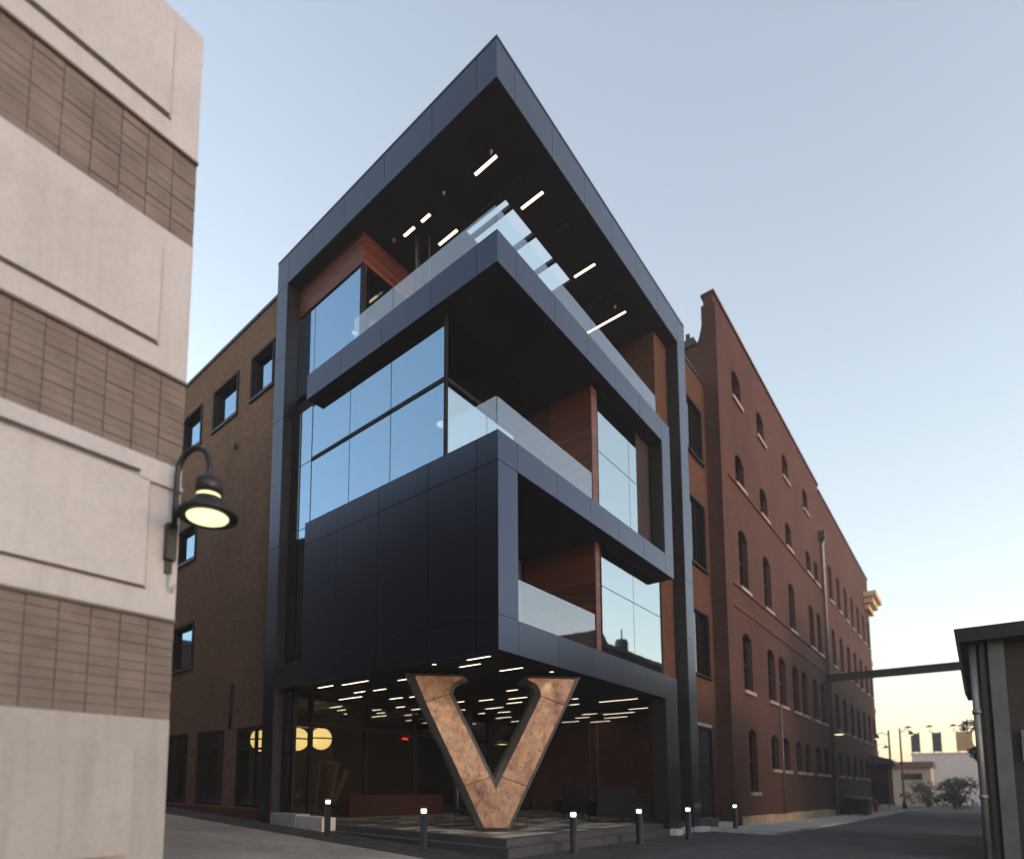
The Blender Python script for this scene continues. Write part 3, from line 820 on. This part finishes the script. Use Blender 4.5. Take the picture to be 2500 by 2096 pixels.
# ================================================================ RIGHT BRICK WING
rw = thing('brick_wing', 'orange brick wing with tall black-framed windows between portal and old warehouse', 'building', (14.2, 1, 0))
YW = .45
RH = [(13.6, 15.80, 15.5, 17.95), (13.6, 15.80, 10.72, 13.62), (13.6, 15.80, 6.15, 8.85), (13.45, 15.62, .1, 4.07)]
m = wall_y(MB(), YW, YW+.3, 12.662, 16.395, 0, 19.45, RH)
m.box(12.67, 16.39, YW+.3, 6, 19.1, 19.4)
m.build('wall', 'brick_orange', rw)
box('coping', 12.67, 16.39, YW-.05, YW+.4, 19.45, 19.56, 'metal_dark', rw)
for i, (x0, x1, z0, z1) in enumerate(RH):
    fr = MB().box(x0+.002, x0+.1, YW-.05, YW+.15, z0+.002, z1-.002).box(x1-.1, x1-.002, YW-.05, YW+.15, z0+.002, z1-.002).box(x0+.1, x1-.1, YW-.05, YW+.15, z1-.1, z1-.002)
    if i < 3: fr.box(x0-.05, x1+.05, YW-.12, YW-.002, z0-.09, z0)
    win = fr.build('window' if i < 3 else 'door', 'frame_black', rw)
    if i < 3:
        xm = (x0+x1)/2
        box('pane', x0+.1, xm-.02, YW+.05, YW+.07, z0+.01, z1-.1, 'glass_small', win)
        box('pane', xm+.02, x1-.1, YW+.05, YW+.07, z0+.01, z1-.1, 'glass_small', win)
        box('mullion', xm-.02, xm+.02, YW+.03, YW+.1, z0+.01, z1-.1, 'frame_black', win)
        box('backing', x0+.1, x1-.1, YW+.1, YW+.13, z0+.01, z1-.1, 'metal_core', win)
    else:
        box('leaf', x0+.1, (x0+x1)/2-.01, YW+.05, YW+.1, z0, z1-.1, 'metal_core', win)
        box('leaf', (x0+x1)/2+.01, x1-.1, YW+.05, YW+.1, z0, z1-.1, 'metal_core', win)
box('lintel', 13.4, 15.7, YW-.03, YW-.002, 4.07, 4.2, 'stone_sill', rw)

# ================================================================ OLD WAREHOUSE
old = thing('warehouse', 'long old red brick warehouse with rows of narrow arched windows', 'building', (41, 6, -.3))
YO, T = -.06, .4
XE, XM, XF = 16.4, 40.0, 66.0
cols = [(18.85, 20.30), (23.15, 24.65), (28.70, 30.25), (34.35, 35.95)]
colsb = cols[1:]
dbl = [(25.50, 27.0), (31.05, 32.60), (36.95, 38.40)]
OH = []
for a, b in cols: OH += [(a, b, 20.05, 21.55), (a, b, 15.78, 17.3), (a, b, 10.80, 13.62), (a, b, 6.02, 8.72)]
OH += [(36.95, 38.40, 10.80, 13.62), (36.95, 38.40, 15.78, 17.3)]
for a, b in dbl: OH.append((a, b, 6.02, 8.72))
OH.append((19.15, 20.45, 1.45, 4.32))
for a, b in colsb+dbl: OH.append((a, b, 2.58, 4.32))
far = []
x = 42.5
while x < 64:
    for z0, z1 in ((15.8, 18.6), (10.8, 13.6), (6.0, 8.7), (2.6, 4.3)): far.append((x, x+1.5, z0, z1))
    x += 3.55
m = wall_y(MB(), YO, YO+T, XE, XM, -.8, 23.70, OH)
wall_y(m, YO, YO+T, XM, XF, -.8, 23.35, far)
def arch(mb, u0, u1, zt, rise, y0, y1, n=8):
    for k in range(n):
        a = u0+(u1-u0)*k/n; b = u0+(u1-u0)*(k+1)/n
        f = lambda u: zt-rise*((2*(u-u0)/(u1-u0)-1)**2)
        za, zb = f(a)-.0005, f(b)-.0005
        mb.hexa([(a, y0, za), (b, y0, zb), (b, y1, zb), (a, y1, za), (a, y0, zt), (b, y0, zt), (b, y1, zt), (a, y1, zt)])
for a, b, z0, z1 in OH+far: arch(m, a, b, z1, .28, YO+.012, YO+T)
m.box(XE, XE+T, YO+T, 14, -.8, 21.6)
m.build('wall', 'brick_red', old)
# parapet screen: shoulder curve on the end
m = MB(); k = 10
for i in range(k):
    y0 = YO+T+.42*i/k; y1 = YO+T+.42*(i+1)/k
    h = lambda t_: 21.6+1.6*(1-t_)**2.4
    a, b = h(i/k), h((i+1)/k)
    m.hexa([(XE, y0, 21.5), (XE+T, y0, 21.5), (XE+T, y1, 21.5), (XE, y1, 21.5), (XE, y0, a), (XE+T, y0, a), (XE+T, y1, b), (XE, y1, b)])
m.box(XE+.002, XE+T-.002, YO+T, YO+T+.1, 21.6, 23.3)
m.build('parapet_shoulder', 'brick_red', old)
box('parapet_cap', XE-.06, XM, YO-.07, YO+T+.08, 23.70, 23.82, 'brick_dark', old)
box('parapet_cap', XM, XF, YO-.07, YO+T+.08, 23.35, 23.47, 'brick_dark', old)
box('roof_edge', XE-.12, XE+.5, YO+T+.42, 14, 21.6, 21.95, 'shed_roof', old)
box('roof', XE+.5, XF, YO+T, 14, 21.5, 21.8, 'shed_roof', old)
box('roof_vent', XE+.05, XE+.2, 1.0, 1.15, 21.95, 22.35, 'shed_roof', old)
box('far_wall', XF-.4, XF, YO+T, 14, -.8, 21.5, 'brick_red', old)
box('string_course', XE, XM, YO-.06, YO-.002, 15.62, 15.78, 'brick_dark', old)
box('string_course', XE, XM, YO-.06, YO-.002, 10.64, 10.80, 'brick_dark', old)
box('string_course', XE, XM, YO-.05, YO-.002, 9.62, 9.80, 'brick_dark', old)
box('corner_pier', XE-.02, XE+.9, YO-.09, YO-.002, -.6, 23.2, 'brick_red', old)
xs = rng(XE+.9, XM, 3.0)
for a, b in zip(xs, xs[1:]): box('foundation_stone', a+.01, b-.01, YO-.1, YO-.003, -.8, .42+random.uniform(-.05, .05)-.008*(a-16), 'stone_base', old)
for a, b, z0, z1 in OH+far:
    fr = MB(); w_ = .07
    fr.box(a+.001, a+w_, YO+.2, YO+.28, z0, z1).box(b-w_, b-.001, YO+.2, YO+.28, z0, z1)
    fr.box(a+w_, b-w_, YO+.2, YO+.28, z0, z0+w_).box(a+w_, b-w_, YO+.2, YO+.28, (z0+z1)/2-.04, (z0+z1)/2+.04).box((a+b)/2-.03, (a+b)/2+.03, YO+.21, YO+.27, z0+w_, z1)
    win = fr.build('window', 'frame_black', old)
    box('pane', a+w_, b-w_, YO+.235, YO+.25, z0+w_, z1, 'glass_small', win)
    box('blind', a+.01, b-.01, YO+.33, YO+.36, z0, z1, 'room_dark', win)
    box('sill', a-.12, b+.12, YO-.1, YO+.19, z0-.16, z0-.002, 'stone_sill', win)
m = MB()
for a, b, z, o_ in ((XF-3, XF+.6, 19.6, .35), (XF-3.3, XF+.9, 20.2, .7), (XF-3.6, XF+1.2, 20.75, 1.0)): m.box(a, b, YO-o_, YO-.002, z, z+.5)
m.build('stone_cornice', 'stone_sunlit', old)
for z in (5.0, 9.3, 14.2): box('quoin', XF-.5, XF+.05, YO-.08, YO-.002, z, z+.5, 'stone_sunlit', old)
MB().tube([(39.5, YO-.16, -.3), (39.5, YO-.16, 19.0), (39.5, YO-.3, 19.5)], .11, 10).build('downpipe', 'pipe_grey', old, True)
box('rain_hopper', 39.2, 39.8, YO-.4, YO-.002, 19.4, 20.0, 'shed_roof', old)
MB().tube([(25.1, YO-.08, -.1), (25.1, YO-.08, 6.0)], .04, 8).build('downpipe', 'pipe_grey', old, True)

# alley fittings on the warehouse
def wall_light(x, y, z, label):
    t = thing('wall_light', label, 'wall light', (x, y, z), 'wall lights on the warehouse')
    box('bracket', x-.06, x+.06, YO-.05, YO-.002, z+.05, z+.4, 'lamp_black', t)
    MB().tube([(x, YO-.03, z+.3), (x, y, z+.45), (x, y, z+.2)], .025, 6).build('arm', 'lamp_black', t)
    MB().lathe(x, y, [(.3, z), (.26, z+.06), (.1, z+.2), (.05, z+.28)], 14).build('shade', 'lamp_black', t, True)
    MB().lathe(x, y, [(.28, z), (.2, z-.05), (.001, z-.07)], 14).build('bulb', 'street_glow', t, True)
wall_light(38.3, -.75, 5.3, 'lit wall lamp on the warehouse beside the tall downpipe')
wall_light(63.0, -1.0, 5.6, 'lit wall lamp at the far stone-trimmed end of the warehouse')
t = thing('waste_container', 'dark waste container against the warehouse wall beyond the downpipe', 'container', (44, -.9, gz(44, -1)))
zc = gz(44, -1)+.07
MB().hexa([(43, -1.5, zc+.1), (45.2, -1.5, zc+.1), (45.2, -.3, zc+.1), (43, -.3, zc+.1), (42.85, -1.6, zc+1.15), (45.35, -1.6, zc+1.15), (45.35, -.25, zc+1.15), (42.85, -.25, zc+1.15)]).build('bin_body', 'shed_roof', t)
MB().hexa([(42.8, -1.65, zc+1.15), (45.4, -1.65, zc+1.15), (45.4, -.2, zc+1.15), (42.8, -.2, zc+1.15), (42.9, -1.6, zc+1.22), (45.3, -1.6, zc+1.22), (45.3, -.2, zc+1.4), (42.9, -.2, zc+1.4)]).build('lid', 'shed_roof', t)
for x in (43.15, 45.05):
    for y in (-1.35, -.45): MB().tube([(x-.05, y, zc+.08), (x+.05, y, zc+.08)], .08, 10).build('wheel', 'lamp_black', t)
t = thing('fire_hydrant', 'red fire hydrant on the pavement near the far end of the warehouse', 'hydrant', (53.5, -.9, gz(53, -1)))
zc = gz(53.5, -1)+.07
MB().lathe(53.5, -.9, [(.2, zc), (.2, zc+.06), (.15, zc+.08), (.15, zc+.7), (.19, zc+.72), (.19, zc+.78), (.12, zc+.92), (.03, zc+.98)], 14).build('barrel', 'hydrant_red', t, True)
for s in (-1, 1): MB().tube([(53.5, -.9, zc+.55), (53.5, -.9+s*.27, zc+.55)], .07, 10).build('outlet', 'hydrant_red', t)
t = thing('concrete_barrier', 'low white concrete barrier by the far end of the warehouse', 'barrier', (57, -1.4, gz(57, -1)))
for k in range(3): MB().hexa([(56.6, -2.2+k*.7, -.35), (57.2, -2.2+k*.7, -.35), (57.2, -1.56+k*.7, -.35), (56.6, -1.56+k*.7, -.35), (56.8, -2.2+k*.7, .3), (57.0, -2.2+k*.7, .3), (57.0, -1.56+k*.7, .3), (56.8, -1.56+k*.7, .3)]).build('segment', 'concrete_pale', t)
t = thing('porch', 'small dark porch with a flat canopy at the far end of the warehouse', 'porch', (61.5, -.8, gz(60, -1)))
box('wall', 60.3, 62.8, -1.3, YO-.02, -.4, 3.9, 'brick_dark', t)
MB().hexa([(59.9, -1.9, 3.9), (63.2, -1.9, 3.9), (63.2, YO-.02, 3.9), (59.9, YO-.02, 3.9), (60.2, -1.6, 4.4), (62.9, -1.6, 4.4), (62.9, YO-.02, 4.9), (60.2, YO-.02, 4.9)]).build('canopy', 'shed_roof', t)
box('door', 60.27, 60.3, -1.1, -.3, -.3, 2.2, 'metal_core', t)

# overhead pipe bridge
t = thing('pipe_bridge', 'dark steel pipe bridge crossing the alley from the warehouse downpipe', 'pipe bridge', (39.4, -7.6, gz(39, -7)))
m = MB()
for z in (9.08, 9.5): m.box(39.28, 39.52, -7.6, YO-.002, z, z+.1)
m.box(39.36, 39.44, -7.58, YO-.004, 9.18, 9.5)
m.build('girder', 'steel_brown', t)
box('support', 39.25, 39.55, -7.9, -7.6, gz(39, -7)-.1, 9.9, 'steel_brown', t)

# ================================================================ PARKING GARAGE (left foreground)
YF, XF0 = -.57, -7.5
gar = thing('parking_garage', 'pale painted concrete building with brown block bands in the foreground', 'building', (-14, 3, .2))
WB = [(3.54, 5.48), (6.57, 8.46), (9.62, 11.51)]
BB = [(2.37, 3.54), (5.48, 6.57), (8.46, 9.62)]
for z0, z1 in WB:
    o = box('spandrel', -26, XF0, YF, YF+.35, z0, z1, 'paint_white', gar)
    box('raised_panel', -12.4, -7.90, YF-.05, YF-.001, z0+.36, z1-.30, 'paint_white', o)
    box('shadow_joint', -12.4, -7.868, YF-.012, YF-.001, z0+.335, z0+.358, 'mortar', o)  # dark colour stands in for the shadow line under the raised panel
    box('shadow_joint', -7.898, -7.872, YF-.012, YF-.001, z0+.36, z1-.28, 'paint_white_low', o)
    box('drip_edge', -26, XF0+.004, YF-.03, YF-.001, z0, z0+.035, 'mortar', o)
box('moulding', -26, -8.02, YF-.10, YF-.001, 5.24, 5.31, 'paint_white', gar)
box('moulding', -8.02, XF0, YF-.05, YF-.001, 5.17, 5.22, 'paint_white', gar)
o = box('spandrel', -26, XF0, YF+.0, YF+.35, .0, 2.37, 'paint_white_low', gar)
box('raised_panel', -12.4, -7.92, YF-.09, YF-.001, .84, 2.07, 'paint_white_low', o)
for bi, (z0, z1) in enumerate(BB):
    wall = box('block_band', -26, XF0-.012, YF+.035, YF+.33, z0, z1, 'mortar', gar)
    nr = 11; h = (z1-z0)/nr
    for r in range(nr):
        for c in range(8):
            x1 = XF0-c*.31; x0 = x1-.31
            j = random.uniform(-.006, .006)
            box('block', x0+.006, x1-.003, YF+.006+j*.0+random.choice((0, .004, .008)), YF+.034, z0+r*h+.003, z0+(r+1)*h-.003, 'block_%d' % random.choice((0, 0, 1, 2, 3)), wall)
m = MB().box(-7.86, XF0-.016, YF+.36, 26, 0, 11.4).box(-15, XF0-.02, 3.6, 26, 11.4, 15.2).box(-26, -7.9, YF+.36, 26, 11.0, 11.3)  # unseen end; rear block added on top and brick darkened to blacken box reflections
m.build('side_wall_blocker', 'brick_brown', gar)

hblock = thing('horizon_blocker', 'unseen brick block added to hide the low horizon from the left glazing', 'building', (-8, 48, .5))  # unseen, added to keep the low horizon glow out of the left glass
box('wall', -34, 6, 42, 54, 0, 13.5, 'brick_dark', hblock)
box('parapet', -34.2, 6.2, 41.8, 42.2, 13.5, 13.9, 'shed_roof', hblock)

# gooseneck wall lamp
t = thing('wall_lamp', 'black gooseneck lamp with a lit bell shade on the pale painted corner', 'wall lamp', (-7.62, YF, 4.3))
box('bracket', -7.68, -7.56, YF-.10, YF-.002, 4.28, 4.72, 'lamp_black', t)
box('back_plate', -7.66, -7.58, YF-.04, YF-.002, 4.12, 4.28, 'lamp_black', t)
arc = [(-7.62, YF-.13, 4.66), (-7.62, YF-.14, 5.05)]
for k in range(9):
    a = math.pi*k/8
    arc.append((-7.62+.09*(1-math.cos(a)), YF-.14-.23*(1-math.cos(a)), 5.30+.30*math.sin(a)))
arc.append((-7.44, YF-.60, 5.15))
MB().tube(arc, .035, 10).build('arm', 'lamp_black', t, True)
lx, ly, lz = -7.44, YF-.60, 4.70
MB().lathe(lx, ly, [(.345, lz), (.345, lz+.03), (.27, lz+.10), (.21, lz+.17), (.165, lz+.22)], 28).build('shade', 'lamp_black', t, True)
MB().lathe(lx, ly, [(.14, lz+.22), (.14, lz+.26)], 20).build('glow_ring', 'street_glow', t, True)
MB().lathe(lx, ly, [(.16, lz+.26), (.16, lz+.42), (.12, lz+.47), (.07, lz+.50), (.04, lz+.52)], 24).build('lamp_housing', 'lamp_black', t, True)
MB().lathe(lx, ly, [(.24, lz+.004), (.23, lz-.012), (.001, lz-.02)], 26).build('lens', 'street_glow', t, True)
m = MB().tube([(-7.60, YF-.03, 4.12), (-7.62, YF-.05, 3.98), (-7.57, YF-.05, 3.9), (-7.53, YF-.03, 4.0)], .012, 6); m.build('cable', 'paint_white_low', t, True)

# ================================================================ SHED (right foreground)
shed = thing('corrugated_shed', 'dark shed with deep flat eave and galvanised pipes at the alley corner', 'shed', (14, -12, 0))
SX = 8.5
box('wall', SX, 20, -16, -7.62, -.2, 5.0, 'shed_wall', shed)
MB().hexa([(SX-.6, -16.5, 5.05), (20.4, -16.5, 5.05), (20.4, -7.30, 5.05), (SX-.6, -7.30, 5.05), (SX-.7, -16.6, 5.34), (20.5, -16.6, 5.34), (20.5, -7.22, 5.34), (SX-.7, -7.22, 5.34)]).build('eave', 'shed_roof', shed)
MB().tube([(SX-.12, -7.50, .0), (SX-.12, -7.50, 5.05)], .065, 12).build('downpipe', 'galvanised', shed, True)
for z in (1.45, 3.4): MB().tube([(SX-.12, -7.50, z), (SX-.12, -7.50, z+.1)], .085, 12).build('pipe_collar', 'galvanised', shed, True)
box('post', SX-.2, SX-.02, -8.02, -7.76, .0, 5.05, 'shed_post', shed)
box('post', SX-.16, SX-.03, -7.70, -7.62, .0, 5.05, 'metal_dark', shed)
box('sign_box', SX-.14, SX-.01, -8.42, -8.18, 2.3, 3.0, 'pipe_grey', shed)
# brick building lining the other side of the alley, seen only as reflections in the glass
opp = thing('alley_building', 'dark brick building with rooftop tank across the alley, mirrored in the lower glazing', 'building', (41, -14, -.3))
box('wall', 27.5, 64, -24, -10.5, -.6, 11.6, 'brick_dark', opp)
box('parapet', 27.4, 64.1, -10.7, -10.4, 11.6, 11.9, 'shed_roof', opp)
MB().lathe(34.5, -11.6, [(.5, 11.5), (.5, 13.0), (.4, 13.25), (.07, 13.35), (.05, 14.1)], 16).build('rooftop_tank', 'shed_roof', opp, True)
MB().hexa([(28, -15, 11.5), (31.5, -15, 11.5), (31.5, -10.8, 11.5), (28, -10.8, 11.5), (28.3, -15, 12.7), (29.6, -15, 12.7), (29.6, -10.8, 12.7), (28.3, -10.8, 12.7)]).build('roof_hood', 'shed_roof', opp)

# ================================================================ FAR BACKGROUND
def tree(x, y, h, r, n, label, trunk=.4, mats=('leaf_a', 'leaf_b')):
    z = gz(x, y)-.1
    t = thing('tree', label, 'tree', (x, y, z), 'trees at the end of the street')
    m = MB(); m.tube([(x, y, z), (x+.1, y, z+h*.35), (x-.05, y+.1, z+h*.8)], [r*.09, r*.07, r*.02], 8)
    for k in range(6):
        a = random.uniform(0, 6.28); zz = z+h*random.uniform(.3, .55)
        m.tube([(x, y, zz), (x+r*.6*math.cos(a), y+r*.6*math.sin(a), zz+h*random.uniform(.15, .3))], [r*.04, r*.012], 6)
    m.build('trunk', 'bark', t)
    lobes = [(random.gauss(0, .45), random.gauss(0, .45), random.uniform(trunk+.05, .85), random.uniform(.3, .5)) for _ in range(13)]
    for mi, mt in enumerate(mats):
        m = MB()
        for _ in range(n//len(mats)):
            lx_, ly_, lz_, lr = random.choice(lobes)
            d = Vector((random.gauss(0, 1), random.gauss(0, 1), random.gauss(0, 1))).normalized()*lr*random.uniform(.5, 1.05)
            c = Vector((x+(lx_+d.x)*r, y+(ly_+d.y)*r, z+lz_*h+d.z*r*.8))
            a = Vector((random.gauss(0, 1), random.gauss(0, 1), random.gauss(0, 1))).normalized(); b = a.orthogonal().normalized()
            s = random.uniform(.09, .2)*(.6+r*.2)
            m.quad(c-a*s, c+b*s*.5, c+a*s, c-b*s*.5)
        m.build('crown', mt, t)
tree(74, -5.4, 3.6, 1.9, 1600, 'dark round bushy tree before the pale pink wall', .15)
tree(79, -3.0, 3.2, 1.8, 1300, 'low bushy tree before the beige house', .15)
tree(50, -7.9, 9.0, 1.6, 1600, 'tall dark tree rising just beyond the shed eave posts', .45)
tree(88, -1.2, 3.0, 1.6, 900, 'small bushy tree beside the far street lamp', .15)
hb = thing('beige_house', 'low beige building with brown roof at the end of the street', 'building', (90, 0, -.3))
wall_x(MB(), 84, 90, -3.2, 4.0, -.6, 4.3, [(-2.4, -.4, 2.8, 3.6), (.6, 2.2, 2.8, 3.6)]).build('wall', 'beige_wall', hb)
box('roof', 83.6, 90.4, -3.5, 4.3, 4.3, 5.0, 'brown_roof', hb)
for y0, y1 in ((-2.4, -.4), (.6, 2.2)): box('window', 84.1, 84.2, y0, y1, 2.8, 3.6, 'glass_small', hb)
hp = thing('pink_building', 'pale pink flat-roofed building carrying roadside billboards', 'building', (99, -8, -.3))
box('wall', 96, 106, -18, -.8, -.6, 6.4, 'pink_wall', hp)
box('parapet', 95.9, 106.1, -18.1, -.7, 6.4, 6.6, 'pink_wall', hp)
def billboard(y, w, mat, label):
    t = thing('billboard', label, 'billboard', (95.5, y, 6.6), 'billboards above the pink building')
    box('board', 96.0, 96.12, y-w/2, y+w/2, 6.75, 9.3, mat, t)
    for s in (-1, 1): MB().tube([(96.2, y+s*w*.4, 6.58), (96.2, y+s*w*.4, 9.5)], .06, 6).build('post', 'steel_brown', t)
    MB().tube([(96.1, y+w*.5+.15, 9.35), (95.6, y+w*.5+.15, 10.1), (95.3, y+w*.5+.15, 10.2)], .05, 6).build('arm', 'steel_brown', t)
    MB().lathe(95.2, y+w*.5+.15, [(.42, 9.95), (.3, 10.15), (.1, 10.3)], 12).build('shade', 'lamp_black', t, True)
    MB().lathe(95.2, y+w*.5+.15, [(.4, 9.94), (.2, 9.82), (.001, 9.8)], 12).build('bulb', 'street_glow', t, True)
billboard(-1.3, .95, 'banner', 'narrow dark billboard with lamp beside the twin street lamp')
billboard(-3.5, .95, 'banner', 'narrow dark billboard with lamp in the middle of the row')
billboard(-6.2, 1.6, 'banner_gold', 'wide tan billboard with lamp next to the shed pipes')
def street_lamp(x, y, h, arms, label):
    z = gz(x, y); t = thing('street_lamp', label, 'street lamp', (x, y, z), 'street lamps at the far crossing')
    MB().lathe(x, y, [(.2, z), (.2, z+.6), (.11, z+.8), (.07, z+h)], 12).build('post', 'lamp_black', t, True)
    for s in arms:
        MB().tube([(x, y, z+h-.5), (x, y+s*.5, z+h-.2), (x, y+s*.9, z+h-.35)], .04, 6).build('arm', 'lamp_black', t)
        MB().lathe(x, y+s*.9, [(.22, z+h-.75), (.16, z+h-.5), (.05, z+h-.36)], 12).build('shade', 'lamp_black', t, True)
        MB().lathe(x, y+s*.9, [(.2, z+h-.76), (.1, z+h-.84), (.001, z+h-.85)], 12).build('bulb', 'street_glow', t, True)
    box('crossbar', x-.05, x+.05, y-.5, y+.5, z+h*.55, z+h*.55+.08, 'lamp_black', t)
street_lamp(62, -1.35, 7.6, (1,), 'tall single-arm street lamp at the far end of the alley')
street_lamp(70, -1.6, 8.4, (-1,), 'slimmer street lamp standing behind the first one at the crossing')

# ---------------------------------------------------------------- air
hz = bpy.data.materials.new('haze'); hz.use_nodes = True; MATS['haze'] = hz
hn = hz.node_tree; hn.nodes.remove(hn.nodes['Principled BSDF'])
pv = hn.nodes.new('ShaderNodeVolumePrincipled')
pv.inputs['Color'].default_value = (.82, .86, .90, 1)
pv.inputs['Density'].default_value = .0013
hn.links.new(pv.outputs['Volume'], hn.nodes['Material Output'].inputs['Volume'])
kind(box('haze', -152, 262, -152, 162, -1.95, 24.6, 'haze'), 'stuff')
